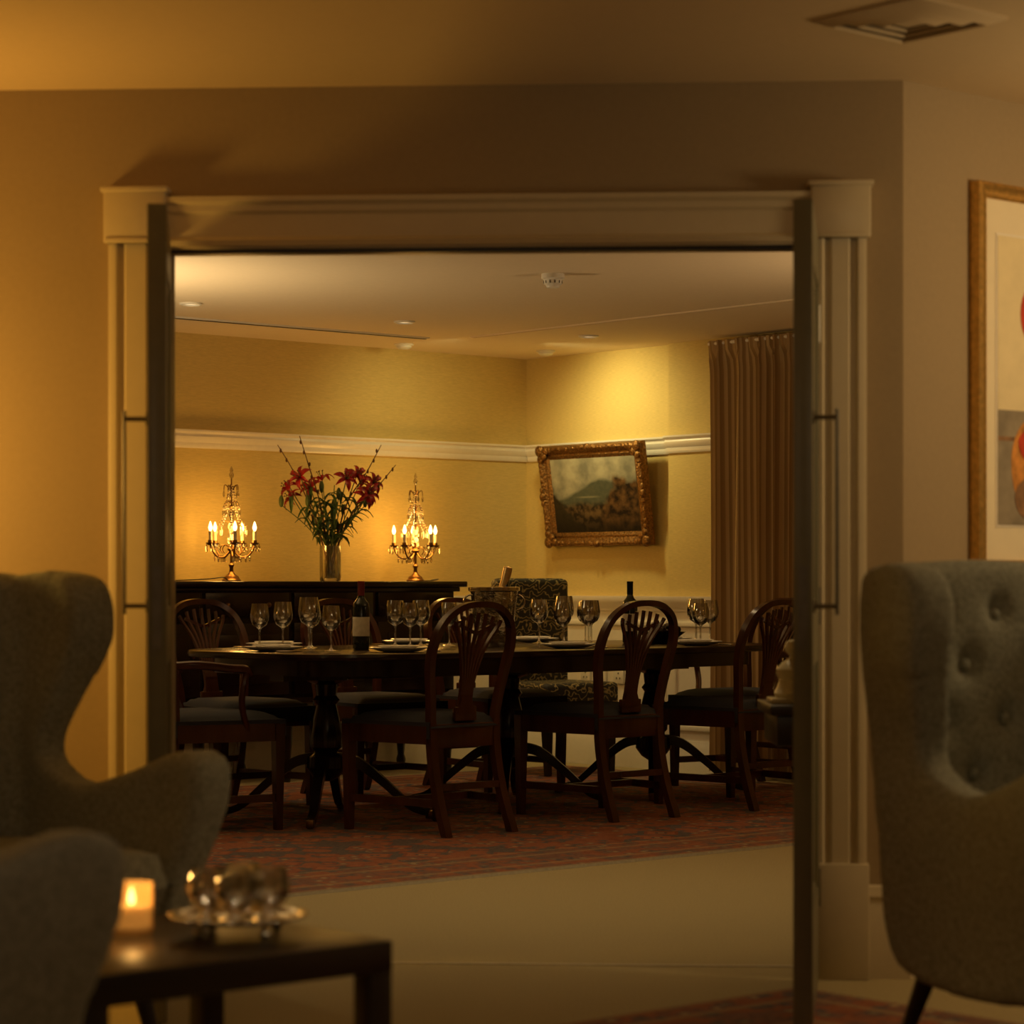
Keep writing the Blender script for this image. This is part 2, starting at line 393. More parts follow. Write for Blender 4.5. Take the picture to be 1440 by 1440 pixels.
mc=dining_chair_mesh(False); ma=dining_chair_mesh(True)
zr=.0135
for u,v,a in((1.76,1.40,2),(2.75,1.42,-1),(3.60,1.40,1),(1.80,2.86,180),(2.60,2.86,178),(3.40,2.87,181)):
    place(mc,'dining_chair',MD@T(u,v,zr)@RZ(a))
place(ma,'dining_armchair',MD@T(1.06,2.09,zr)@RZ(-96))
place(ma,'dining_armchair',MD@T(4.36,2.03,zr)@RZ(88))

# damask side chair
g=G()
g.box((0,-.20,.74),(.50,.10,.66),M_dam,bev=.035,seg=4)
g.box((0,.03,.43),(.52,.50,.14),M_dam,bev=.03,seg=4)
g.box((0,.03,.335),(.50,.48,.07),M_dam,bev=.01)
for x in(-.22,.22):
    g.sweep([(x,.24,.31),(x,.25,.0)],[(.05,.05),(.03,.03)],M_woodk,4); g.sweep([(x,-.18,.31),(x,-.22,.0)],[(.05,.05),(.03,.03)],M_woodk,4)
g.obj('damask_side_chair',MD@T(4.28,3.42,.017)@RZ(176))

# ================================================================ DINING TABLE
TZ=.762
def sup(a,b,n,k=72):
    r=[]
    for i in range(k):
        th=2*math.pi*i/k; c,s_=math.cos(th),math.sin(th)
        r.append((a*math.copysign(abs(c)**(2/n),c),b*math.copysign(abs(s_)**(2/n),s_)))
    return r
g=G(); A,Bh=1.46,.67
lay=[(A-.02,Bh-.02,TZ-.032),(A-.004,Bh-.004,TZ-.028),(A,Bh,TZ-.016),(A-.004,Bh-.004,TZ-.003),(A-.012,Bh-.012,TZ)]
vs=[];k=72
for a,b_,z in lay: vs+=[(x,y,z) for x,y in sup(a,b_,5)]
fs=[(j*k+i,j*k+(i+1)%k,(j+1)*k+(i+1)%k,(j+1)*k+i) for j in range(4) for i in range(k)]+[tuple(range(k-1,-1,-1)),tuple(4*k+i for i in range(k))]
g.add(vs,fs,M_woodk)
p1=sup(A-.10,Bh-.10,5)
g.prism(p1,TZ-.10,TZ-.03,M_woodk)
for px in(-.98,.10,1.05):
    g.lathe([(0,.66),(.10,.66),(.10,.63),(.05,.61),(.045,.56),(.06,.54),(.045,.52),(.06,.46),(.075,.38),(.07,.33),(.05,.31),(.085,.29),(.09,.24),(.06,.20),(.03,.18),(0,.18)],M_woodk,T(px,0,.0),20)
    for q in range(4):
        a=45+90*q
        L=cr([(.04,0,.27),(.14,0,.25),(.26,0,.16),(.38,0,.055),(.46,0,.028)],5)
        g.sweep(L,[(.055,.05),(.05,.045),(.042,.036),(.036,.03),(.034,.03)],M_woodk,4,ref=(0,1,0),M=T(px,0,zr)@RZ(a))
        g.box((.47,0,.020),(.05,.034,.036),M_brass,M=T(px,0,zr)@RZ(a),bev=.006)
g.box((0,0,.645),(2.5,.10,.03),M_woodk)
g.obj('dining_table',MD@T(2.70,2.07,0))
def UV(u,v,z=TZ): return MD@T(u,v,z)

# ================================================================ TABLEWARE
g=G()
g.lathe([(0,.002),(.035,.0),(.036,.002),(.012,.006),(.0045,.014),(.004,.05),(.0045,.088),(.012,.096),(.030,.108),(.041,.130),(.043,.150),(.039,.180),(.035,.205),(.0342,.205),(.038,.180),(.0418,.150),(.040,.131),(.029,.110),(.010,.099),(0,.098)],M_glass,I,28)
mg=g.mesh('wine_glass',ang=60)
for u,v,s in((1.556,2.35,.95),(1.685,2.35,.98),(1.844,2.35,.97),(1.72,2.2,1.08),(1.62,1.90,.92),(2.332,2.35,1.0),(2.334,2.24,.95),(2.486,2.35,1.0),(3.235,2.35,1),(3.322,2.26,1.08),(3.43,2.18,.98),(3.85,1.87,1.02),(4.03,1.95,.98),(2.62,2.30,.95),(3.52,2.32,.95),(2.95,1.86,.95),(3.06,1.80,1.0),(3.75,1.74,.92)):
    place(mg,'wine_glass',UV(u,v)@Matrix.Scale(s*1.06,4))
def plate_mesh():
    g=G(); g.lathe([(0,.004),(.05,0),(.085,.004),(.13,.018),(.131,.021),(.085,.009),(.05,.006),(0,.006)],M_china,I,36)
    g.lathe([(0,.012),(.04,.010),(.065,.014),(.09,.026),(.091,.029),(.06,.018),(0,.015)],M_china,I,32)
    return g.mesh('dinner_plate',ang=60)
mp=plate_mesh()
g=G()
for x in(-.012,.012): g.box((x,.07,.003),(.004,.05,.0015),M_silver)
g.box((0,.07,.003),(.004,.05,.0015),M_silver); g.box((0,-.02,.003),(.006,.13,.0025),M_silver)
g.box((0,.045,.003),(.028,.02,.0015),M_silver)
mfork=g.mesh('fork')
g=G(); g.box((0,-.05,.004),(.012,.09,.006),M_silver,bev=.002); g.prism([(-.008,-.005),(.009,-.005),(.010,.09),(.002,.12),(-.006,.10)],.002,.0045,M_silver)
mkn=g.mesh('knife')
for u,v,a in((1.76,1.60,0),(2.75,1.60,0),(3.55,1.58,0),(1.80,2.58,180),(2.60,2.58,180),(3.40,2.58,180),(1.43,2.07,-90),(3.99,2.22,90)):
    B=UV(u,v)@RZ(a)
    place(mp,'dinner_plate',B)
    place(mfork,'fork',B@T(-.16,0)); place(mkn,'knife',B@T(.155,0))
def bottle(cap):
    g=G(); g.lathe([(0,.004),(.03,0),(.037,.004),(.0375,.02),(.0375,.19),(.034,.208),(.020,.225),(.0145,.240),(.014,.298),(.0155,.299),(.0155,.305),(0,.305)],M_bottle,I,28)
    g.lathe([(.0381,.06),(.0383,.061),(.0383,.145),(.0381,.146)],M_label,I,28)
    g.lathe([(.0150,.242),(.0155,.243),(.0155,.297),(.0163,.298),(.0163,.307),(0,.307)],cap,I,20)
    return g.mesh('wine_bottle',ang=50)
place(bottle(M_capsule),'wine_bottle',UV(1.90,2.05)@RZ(20)); place(bottle(M_bottle),'wine_bottle',UV(3.637,2.12))
g=G(); g.lathe([(0,.004),(.065,0),(.07,.01),(.072,.02),(.080,.10),(.092,.21),(.100,.215),(.100,.228),(.092,.23),(.088,.21),(.076,.10),(.066,.02),(0,.018)],M_bucket,I,32)
for s in(-1,1): g.sweep([(s*(.088+.03*math.sin(a)),0,.17+.03*math.cos(a)) for a in [i*math.pi/8 for i in range(9)]],.008,M_bucket,8)
for i in range(22):
    a=random.random()*6.28; r=random.random()*.06; g.box((r*math.cos(a),r*math.sin(a),.205),(.028,.028,.028),M_crys,M=I,bev=.004)
g.lathe([(0,-.08),(.034,-.078),(.036,.0),(.032,.05),(.018,.09),(.015,.13)],M_bottle,T(.015,0,.14)@RY(14),20)
g.lathe([(.021,.06),(.0185,.08),(.0165,.12),(.018,.135),(.017,.165),(0,.17)],M_foil,T(.015,0,.145)@RY(14),20)
g.obj('champagne_bucket',UV(2.73,2.10)@RZ(-41)@Matrix.Scale(1.22,4))
g=G(); g.lathe([(0,.0),(.05,0),(.06,.012),(.10,.045),(.12,.06),(.115,.06),(.09,.042),(0,.02)],M_bottle,I,28)
for i in range(30):
    a=random.random()*6.28; r=.02+random.random()*.07; g.sph((r*math.cos(a),r*math.sin(a),.055+random.random()*.03),.018,M_woodk,seg=6)
g.obj('fruit_bowl',UV(3.64,1.90))

# ================================================================ SIDEBOARD
SZ=1.07
g=G()
g.box((1.18,.25,SZ-.016),(2.40,.54,.032),M_woodk,bev=.006)
g.box((1.18,.26,SZ-.045),(2.34,.50,.026),M_woodk,bev=.004)
g.box((1.18,.26,.74),(2.26,.48,.58),M_woodk)
g.box((1.18,.26,.435),(2.30,.50,.03),M_woodk,bev=.004)
for i in range(4):
    x=.05+.565*i+.2825
    g.box((x,.013,.945),(.53,.02,.13),M_woodk,bev=.004)
    g.box((x,.013,.66),(.53,.02,.38),M_woodk,bev=.004); g.box((x,.004,.66),(.40,.012,.26),M_woodk,bev=.004)
    for dx in(-.13,.13): g.sph((x+dx,-.004,.945),.013,M_brass,seg=8)
    g.sph((x+.22,-.004,.68),.012,M_brass,seg=8)
for x in(.07,.62,1.18,1.74,2.29):
    for y in(.05,.47): g.lathe([(0,.42),(.032,.42),(.032,.38),(.02,.36),(.034,.32),(.03,.20),(.02,.08),(.028,.05),(.02,0),(0,0)],M_woodk,T(x,y,0),14)
g.obj('sideboard',MD@T(1.68,3.90,0))

# ================================================================ CANDELABRA LAMPS
def candelabra():
    g=G()
    g.lathe([(0,0),(.052,0),(.054,.006),(.045,.014),(.040,.026),(.022,.038),(.012,.052),(.010,.075),(.017,.09),(.008,.10),(.007,.15),(.018,.165),(.024,.178),(.012,.19),(.006,.20),(.005,.40),(.012,.41),(.004,.42),(.004,.56),(0,.57)],M_brass,I,20)
    g.lathe([(0,.20),(.018,.205),(.025,.225),(.018,.25),(.008,.26),(.015,.28),(.020,.30),(.012,.32),(.008,.335),(.016,.36),(.010,.39),(0,.40)],M_crys,I,10)
    def drop(x,y,z,L=.045,w=.012,fl=.7):
        g.lathe([(0,0),(w*.35,-.006),(w*.2,-.010),(w*.55,-.016),(w*.5,-L*.8),(0,-L)],M_crys,T(x,y,z),6)
    for i in range(5):
        a=R(72*i+18); c,s=math.cos(a),math.sin(a)
        prof=[(.010,.17),(.045,.135),(.085,.135),(.115,.165),(.128,.195)]
        p=cr([(r*c,r*s,z) for r,z in prof],5)
        g.sweep(p,.010,M_brass,8)
        p=cr([(r*c,r*s,z) for r,z in [(.02,.19),(.05,.20),(.07,.175),(.055,.155)]],5); g.sweep(p,.006,M_brass,6)
        Mx=T(.128*c,.128*s,.195)
        g.lathe([(0,0),(.012,.002),(.024,.012),(.026,.016),(.014,.014),(.013,.03),(0,.03)],M_brass,Mx,14)
        g.lathe([(.0095,.02),(.0095,.078),(0,.078)],M_ivory,Mx,12)
        g.lathe([(0,.078),(.007,.082),(.0115,.095),(.0115,.102),(.007,.118),(.003,.130),(0,.134)],M_flame,Mx,12)
        for q in range(5):
            b=a+R(72*q+10); drop(.128*c+.025*math.cos(b),.128*s+.025*math.sin(b),.207,.05)
        for t_ in(.35,.65,.9):
            r=.02+t_*.09; drop(r*c,r*s,.14+.02*abs(t_-.5),.042)
    for (zt,rt,zb,rb,nn) in((.52,.010,.41,.045,6),(.40,.030,.30,.078,8)):
        for i in range(nn):
            a=2*math.pi*i/nn
            for k in range(8):
                f=k/7; r=rt+(rb-rt)*f**1.6; z=zt+(zb-zt)*f
                g.sph((r*math.cos(a),r*math.sin(a),z),.0052,M_crys,seg=5)
            drop(rb*math.cos(a),rb*math.sin(a),zb-.005,.05,.014)
            g.sweep(cr([(.005*math.cos(a),.005*math.sin(a),zb+.02),(rb*.6*math.cos(a),rb*.6*math.sin(a),zb+.03),(rb*math.cos(a),rb*math.sin(a),zb)],4),.004,M_brass,6)
    for i in range(5):
        a=R(72*i); c,s=math.cos(a),math.sin(a)
        g.sweep(cr([(.005*c,.005*s,.50),(.035*c,.035*s,.53),(.042*c,.042*s,.50)],4),.005,M_brass,6); drop(.042*c,.042*s,.50,.04)
    g.lathe([(0,.56),(.010,.57),(.014,.585),(.007,.60),(.010,.61),(0,.635)],M_crys,I,8)
    return g.mesh('crystal_candelabra_lamp',ang=30)
mcand=candelabra()
LP=[(2.644,4.15,10),(3.90,4.15,40)]
for u,v,a in LP: place(mcand,'crystal_candelabra_lamp',UV(u,v,SZ)@RZ(a)@Matrix.Scale(.97,4))
g=G()
for pts in([(2.57,4.08,SZ+.006),(2.50,4.02,SZ+.02),(2.40,4.00,SZ+.012),(2.28,4.1,SZ+.004),(2.25,4.35,SZ+.004)],[(3.97,4.10,SZ+.006),(4.01,4.08,SZ+.012),(4.05,4.2,SZ+.004),(4.04,4.40,SZ+.004)]):
    g.sweep(cr(pts,6),.006,M_black,6)
g.obj('power_cable',MD)

# ================================================================ VASE OF LILIES
g=G()
g.lathe([(0,0),(.055,0),(.058,.006),(.060,.02),(.060,.195),(.057,.195),(.056,.016),(0,.014)],M_glass,I,28)
g.lathe([(0,.016),(.0555,.017),(.0555,.12),(0,.12)],M_water,I,24)
def petal(M,L,W,col):
    def f(a,b):
        y=b*L; w=W*math.sin(math.pi*min(1,b*.92+.06))**.8
        x=(a*2-1)*w/2
        z=.55*L*math.sin(b*1.9)*.9 - (b**3)*L*.55 + abs(a*2-1)*.006
        return (x,y,z)
    g.grid(f,4,7,col,M)
def lily(P,d,size=.085):
    d=Vector(d).normalized(); q=d.to_track_quat('Z','Y').to_matrix().to_4x4(); Mx=T(*P)@q
    for i in range(6): petal(Mx@RZ(60*i+(8 if i%2 else 0)),size*(1 if i%2 else .93),size*(.42 if i%2 else .32),M_petal)
    for i in range(5):
        a=R(72*i); e=(.018*math.cos(a),.018*math.sin(a),size*.75)
        g.sweep([(0,0,0),e],.0025,M_stem,5,M=Mx); g.sph(e,.005,M_twig,Mx,5,(1,1,.6))
heads=[(-.22,.02,.51),(-.16,-.04,.57),(-.11,.05,.51),(-.04,-.05,.55),(.02,.04,.53),(.09,-.04,.56),(.16,.02,.54),(.21,-.03,.48),(.14,.06,.58),(-.20,0,.45),(.23,.03,.54),(.19,.0,.46)]
for i,(x,y,z) in enumerate(heads):
    b_=(-x*.16,-y*.3,.02)
    st=cr([b_,(x*.12,y*.2,.2),(x*.55,y*.6,z*.68),(x,y,z)],5); g.sweep(st,[.007,.006,.005],M_stem,6)
    if i not in(4,): lily((x,y,z),(x*1.6,y*2-.55*(1 if i%3 else -.2),.25),.074)
    for k in range(4):
        P=st[5+k*2]; d=Vector((random.uniform(-1,1),random.uniform(-1,1),random.uniform(.1,.7))).normalized()
        q=d.to_track_quat('Y','Z').to_matrix().to_4x4(); petal(T(*P)@q,.11,.022,M_leaf)
for x,y,z in((-.27,.0,.42),(.19,.04,.42),(.05,-.05,.46),(-.12,-.05,.42),(-.05,.03,.5),(.02,0,.40)):
    st=cr([(0,0,.1),(x*.4,y,.28),(x,y,z)],5); g.sweep(st,.005,M_stem,6); g.sph((x,y,z+.02),.014,M_stem,seg=8,sc=(1,1,2.4))
    for k in range(6):
        P=st[3+k]; d=Vector((random.uniform(-1,1),random.uniform(-1,1),random.uniform(-.1,.6))).normalized()
        q=d.to_track_quat('Y','Z').to_matrix().to_4x4(); petal(T(*P)@q,.12,.024,M_leaf)
for pts in([(0,0,.05),(-.05,0,.4),(-.12,0,.64),(-.17,.01,.80)],[(0,0,.05),(-.09,.0,.36),(-.20,.0,.60),(-.29,0,.75)],[(0,0,.05),(.08,0,.40),(.20,0,.60),(.28,.0,.75)],[(0,0,.05),(.10,0,.34),(.26,0,.52),(.36,0,.64)]):
    c=cr(pts,6); g.sweep(c,[.009,.008,.006,.004],M_twig,6)
    for k in range(6,len(c)-1,2):
        g.sph(tuple(c[k]+Vector((random.choice((-.006,.006)),0,.004))),.006,M_twig,seg=6,sc=(1,1,2))
g.obj('vase_of_red_lilies',UV(3.30,4.15,SZ)@RZ(-41),recalc=False,ang=50)

# ================================================================ LANDSCAPE PAINTING
t=NT('landscape_canvas'); uv=t.n('ShaderNodeUVMap').outputs[0]; sp=t.n('ShaderNodeSeparateXYZ'); t.l(uv,sp.inputs[0]); x,y=sp.outputs[0],t.math('DIVIDE',sp.outputs[1],.68)
n2=t.noise(6,3,uv); n3=t.noise(22,5,uv)
def S(a,b): return t.math('SUBTRACT',a,b)
def Ad(a,b): return t.math('ADD',a,b)
def Mu(a,b): return t.math('MULTIPLY',a,b)
soft=lambda a,b,k: t.math('MINIMUM',t.math('MAXIMUM',Mu(S(b,a),k),0),1)   # 1 where a<b
sky=t.ramp(Ad(Mu(n2,.8),Mu(y,.2)),[(.42,(.20,.19,.14)),(.66,(.42,.38,.26))])
hill=t.mix(n3,(.055,.065,.05),(.12,.12,.075))
land=t.mix(t.ramp(n3,[(.42,(0,0,0)),(.58,(1,1,1))]),(.022,.014,.007),(.10,.060,.026))
bump=t.math('POWER',t.math('MAXIMUM',t.math('COSINE',Mu(S(x,.60),3.0)),0.001),2.0)
hh=Ad(Ad(.48,Mu(bump,.24)),Mu(S(n2,.5),.14))
c=t.mix(soft(y,hh,25),sky,hill)
c=t.mix(soft(y,Ad(.43,Mu(S(n2,.5),.10)),12),c,land)
lake=Mu(soft(t.math('ABSOLUTE',S(y,.475)),.018,50),soft(t.math('ABSOLUTE',S(x,.42)),.16,9)); c=t.mix(Mu(lake,.8),c,(.30,.27,.17))
path=Mu(soft(t.math('ABSOLUTE',S(y,.26)),Mu(n2,.12),14),soft(t.math('ABSOLUTE',S(x,.5)),.22,6)); c=t.mix(Mu(path,.6),c,(.22,.13,.05))
tree=t.mix(t.ramp(t.noise(14,6,uv),[(.36,(0,0,0)),(.70,(1,1,1))]),(.018,.010,.005),(.17,.085,.028))
tr_=t.math('MINIMUM',Ad(Mu(S(x,.62),3.2),Mu(n2,.9)),Ad(.46,Mu(n2,.60)))
c=t.mix(soft(y,tr_,7),c,tree)
tl_=S(Ad(.25,Mu(n2,.85)),Mu(x,1.6)); c=t.mix(soft(y,tl_,8),c,t.mix(n3,(.015,.011,.006),(.05,.036,.016)))
bt=Mu(S(.28,y),3.5); c=t.mix(t.math('MINIMUM',t.math('MAXIMUM',bt,0),.85),c,(.013,.009,.005))
M_canvas=t.bsdf(c,.75,0,n3,.1,.002,Specular_IOR_Level=.15)
g=G(); W,Hh=.88,.595
def frame(g,W,Hh,prof,m):
    vs=[];k=len(prof)
    for (cx,cz) in((-1,-1),(1,-1),(1,1),(-1,1)):
        for ins,dp in prof: vs.append((cx*(W/2-ins),-dp,cz*(Hh/2-ins)))
    fs=[]
    for c_ in range(4):
        d=(c_+1)%4
        for i in range(k): fs.append((c_*k+i,d*k+i,d*k+(i+1)%k,c_*k+(i+1)%k))
    g.add(vs,fs,m)
frame(g,W,Hh,[(0,0),(0,.03),(.008,.048),(.02,.054),(.034,.044),(.05,.030),(.062,.034),(.07,.028),(.085,.020),(.085,0)],M_gold)
for s in(-1,1):
    for i in range(15):
        f=i/14*2-1; g.sph((f*(W/2-.02),-.046,s*(Hh/2-.020)),.016,M_gold,seg=7,sc=(1.2,.6,.8))
    for i in range(10):
        f=i/9*2-1; g.sph((s*(W/2-.020),-.046,f*(Hh/2-.02)),.016,M_gold,seg=7,sc=(.8,.6,1.2))
    for q in(-1,1):
        for dx,dz,r in((0,0,.034),(-.05,0,.024),(0,-.05,.024),(-.085,.004,.016),(.004,-.085,.016),(-.03,-.03,.026)):
            g.sph((s*(W/2-.026+dx),-.048,q*(Hh/2-.026+dz)),r,M_gold,seg=9,sc=(1,.5,1))
    for dz,r in((0,.028),(.04,.020),(-.04,.020)): g.sph((s*(W/2-.014),-.048,dz),r,M_gold,seg=9,sc=(.8,.6,1))
    for dx,r in((0,.026),(.045,.018),(-.045,.018)): g.sph((dx,-.048,s*(Hh/2-.014)),r,M_gold,seg=9,sc=(1,.6,.8))
g.grid(lambda a,b:((a-.5)*(W-.15),-.022,(b-.5)*(Hh-.15)),1,1,M_canvas,uvf=lambda a,b:(a,b*.68))
g.box((0,-.008,0),(W-.03,.014,Hh-.03),M_ebony)
g.obj('landscape_painting',MD@T(4.93,3.745,1.575)@RZ(-90)@RX(8))

# ================================================================ CURTAIN
g=G(); VA,VB,ZT=2.74,1.42,2.385
def cur(a,b):
    v=VA+(VB-VA)*a; z=.03+(ZT-.03)*b
    ph=a*2*math.pi*10+1.3*math.sin(a*17)+.30*math.sin(b*3+a*9)
    amp=.048*(1-.25*b)
    if b>.955: amp*=.30
    x=math.sin(ph)*amp+.012*math.sin(3*ph+b)*(.3 if b<.955 else 1.0)
    if b>.93: x-=.02*(b-.93)/.07
    return (x,v+.018*math.cos(ph),z)
g.grid(cur,420,44,M_curt,uvf=lambda a,b:(a*1.6,b))
g.sweep([(0,VB-.02,ZT-.015),(0,VA+.02,ZT-.015)],.02,M_white,8)
g.obj('curtain',MD@T(4.845,0,0),recalc=False,ang=70)

# ================================================================ CEILING + WALL FITTINGS
def downlight(u,v,dome=False):
    g=G()
    g.lathe([(0,-.0),(.055,-.0),(.056,-.006),(.045,-.010),(.038,-.002),(.036,0)],M_plastic,I,24)
    if dome: g.lathe([(.045,-.006),(.044,-.018),(.03,-.028),(0,-.030)],M_plastic,I,20)
    else: g.lathe([(0,-.004),(.034,-.004)],M_spotlamp,I,20)
    g.obj('ceiling_downlight',MD@T(u,v,CEIL))
for u,v,d in((4.3,3.14,0),(4.71,3.95,1),(3.84,4.18,1),(1.78,3.24,0),(3.08,3.22,0)): downlight(u,v,d)
g=G(); g.lathe([(0,0),(.05,0),(.052,-.02),(.042,-.026),(.040,-.044),(.030,-.052),(.028,-.060),(0,-.062)],M_plastic,I,24)
for i in range(12): g.box((0.0405,0,-.036),(.003,.004,.012),M_ebony,M=RZ(30*i))
g.obj('smoke_detector',MD@T(2.34,1.25,CEIL))
g=G(); g.box((1.6,3.8,CEIL-.004),(4.2,.05,.008),M_plastic); g.box((1.6,3.8,CEIL-.009),(4.18,.018,.004),M_ebony); g.obj('linear_air_diffuser',MD)
g=G(); g.box((3.86,2.2,CEIL-.003),(.04,2.8,.006),M_ceil2); g.box((3.86,2.2,CEIL-.007),(.012,2.78,.002),M_ceil); g.obj('linear_air_diffuser',MD)
g=G()
for i,(r0,r1) in enumerate(((.165,.130),(.120,.088),(.078,.045))):
    vs=[];fs=[]
    for (r,z) in((r0,0.0),(r0,-.006),(r1,-.020),(r1-.006,-.015),(r0-.02,0)):
        vs+=[(r*a,r*b_,z) for a,b_ in((-1,-1),(1,-1),(1,1),(-1,1))]
    for j in range(4):
        for k in range(4): fs.append((j*4+k,j*4+(k+1)%4,(j+1)*4+(k+1)%4,(j+1)*4+k))
    g.add(vs,fs,M_vent)
g.box((0,0,-.010),(.06,.06,.006),M_vent); g.box((0,0,-.002),(.28,.28,.003),M_ebony)
g.obj('ceiling_air_vent',T(.95,5.95,CEIL)@RZ(41))
for v in(3.90,3.62):
    g=G(); g.box((0,-.004,0),(.085,.008,.085),M_plastic,bev=.003)
    for x,z in((0,.018),(-.014,-.01),(.014,-.01)): g.box((x,-.009,z),(.006,.003,.010),M_ebony)
    g.obj('wall_socket',MD@T(4.985,v,.52)@RZ(-90))

# ================================================================ LOUNGE ARTWORK
M_paper=simple('cream_paper',(.80,.68,.42),.7,ns=20,var=.05); M_mount=simple('mount_board',(.82,.72,.52),.8,ns=20,var=.02)
M_red=simple('red_ink',(.55,.05,.02),.6,ns=30); M_grey=simple('grey_wash',(.30,.25,.18),.7,ns=15,var=.25); M_or=simple('orange_wash',(.62,.26,.05),.7,ns=30,var=.4); M_brn=simple('brown_wash',(.28,.15,.07),.7,ns=25,var=.4)
g=G(); W,Hh=.86,1.085
frame(g,W,Hh,[(0,0),(0,.034),(.010,.042),(.018,.036),(.030,.036),(.036,.026),(.042,.022),(.042,0)],M_gold2)
g.box((0,-.010,0),(W-.06,.012,Hh-.06),M_mount)
pw,ph=W-.20,Hh-.28
g.box((0,-.0175,0),(pw+.012,.002,ph+.012),M_white); g.box((0,-.019,0),(pw,.002,ph),M_paper)
g.box((0,-.0205,-ph/2+.16),(pw,.001,.32),M_grey); g.box((0,-.0212,-ph/2+.24),(pw,.001,.012),M_brn)
XF=Matrix(((1,0,0,0),(0,0,-1,0),(0,1,0,0),(0,0,0,1)))
g.lathe([(0,0),(.11,0)],M_red,T(-.12,-.0215,.19)@RX(90),32)
g.prism(cr([(-.27,-.20,0),(-.21,-.11,0),(-.10,-.10,0),(-.02,-.2,0),(-.05,-.35,0),(-.16,-.38,0),(-.25,-.32,0)],5,True),.0212,.022,M_or,M=XF)
g.prism(cr([(-.25,-.30,0),(-.12,-.24,0),(.0,-.28,0),(-.04,-.39,0),(-.22,-.38,0)],5,True),.0222,.023,M_brn,M=XF)
g.prism(cr([(-.24,-.16,0),(-.16,-.12,0),(-.13,-.19,0),(-.21,-.22,0)],5,True),.0232,.024,M_red,M=XF)
g.obj('framed_picture',MR@T(.28+W/2,0,1.625))

# ================================================================ WING CHAIRS
def sm(x): x=max(0,min(1,x)); return x*x*(3-2*x)
def wing_mesh(fab,name):
    g=G()
    side=cr([(.30,.20),(.36,.42),(.405,.60),(.385,.675),(.30,.685),(.16,.635),(.00,.60),(-.13,.66),(-.11,.77),(-.07,.88),(-.045,.97),(-.07,1.06),(-.14,1.09),(-.24,1.085),(-.33,1.04),(-.33,.85),(-.29,.55),(-.25,.20)],5,True)
    side=[(p.x,p.y) for p in [Vector((a[0],a[1],0)) for a in side]]
    for s in(-1,1): g.prism(side,s*.29-.045,s*.29+.045,fab,M=YZX)
    bk=[(-.18,.22),(-.215,.60),(-.26,.95),(-.28,1.06),(-.31,1.09),(-.37,1.06),(-.36,.85),(-.32,.5),(-.27,.20)]
    g.prism(bk,-.31,.31,fab,M=YZX)
    g.box((0,.02,.29),(.60,.56,.15),fab)
    o=g.obj('tmp')
    md=o.modifiers.new('r','REMESH'); md.mode='VOXEL'; md.voxel_size=.014
    ms=o.modifiers.new('s','SMOOTH'); ms.factor=.5; ms.iterations=7
    dg=bpy.context.evaluated_depsgraph_get(); me=bpy.data.meshes.new_from_object(o.evaluated_get(dg))
    bpy.data.objects.remove(o)
    btn=[(x,z) for z,xs in((.62,(-.10,.10)),(.74,(-.17,0,.17)),(.86,(-.10,.10)),(.97,(-.17,0,.17))) for x in xs]
    for v in me.vertices:
        x,y,z=v.co
        if abs(x)<.25 and v.normal.y>.3 and y<-.1:
            d=0
            for bx,bz in btn: d+=.024*math.exp(-((x-bx)**2+(z-bz)**2)/.0010)
            y-=d
        f=.06*sm((z-.2)/.45)*sm((y+.05)/.4)+.08*sm((z-.66)/.30)*sm((y+.40)/.3)
        if abs(x)>.2: x+=math.copysign(f*sm((abs(x)-.2)/.08),x)
        if abs(x)>.15 and z<.6: x-=math.copysign(.03*sm((.6-z)/.4)*sm((abs(x)-.15)/.15),x)
        if z>.85: z+= .012*math.cos(x*6)
        v.co=(x,y,z)
    g=G(); g.bm.from_mesh(me); g.mats=[fab]
    for f in g.bm.faces: f.material_index=0
    for bx,bz in btn:
        g.sph((bx,-.215-(bz-.6)*.135-.012,bz),.014,fab,seg=8,sc=(1,.6,1))
    def cus(zc,sg):
        def f(a,b):
            x=(a*2-1); y=(b*2-1); e=1-max(abs(x),abs(y)); e2=min(1,e/.2)
            return (x*.245,.10+y*.285,zc+sg*(.045+.03*e2**.5+.012*(1-x*x)*(1-y*y)) if e>0 else zc+sg*.0)
        return f
    g.grid(cus(.40,1),18,18,fab); g.grid(cus(.40,-1),18,18,fab)
    for s in(-1,1):
        for y0,y1 in((.25,.31),(-.21,-.30)):
            g.sweep([(s*.23,y0,.23),(s*.254,y1-math.copysign(.002,y1),.01),(s*.255,y1,.0)],[.05,.027,.026],M_ebony,12)
    return g.mesh(name,ang=60)
mw=wing_mesh(M_fab,'wing_armchair')
def face(phi): return RZ(phi-90)
place(mw,'wing_armchair',T(-1.175,5.50,.002)@face(-44))
place(mw,'wing_armchair',T(1.225,5.36,.0175)@face(-60))
place(wing_mesh(M_fab2,'wing_armchair'),'wing_armchair',T(-1.13,3.77,.002)@face(40))

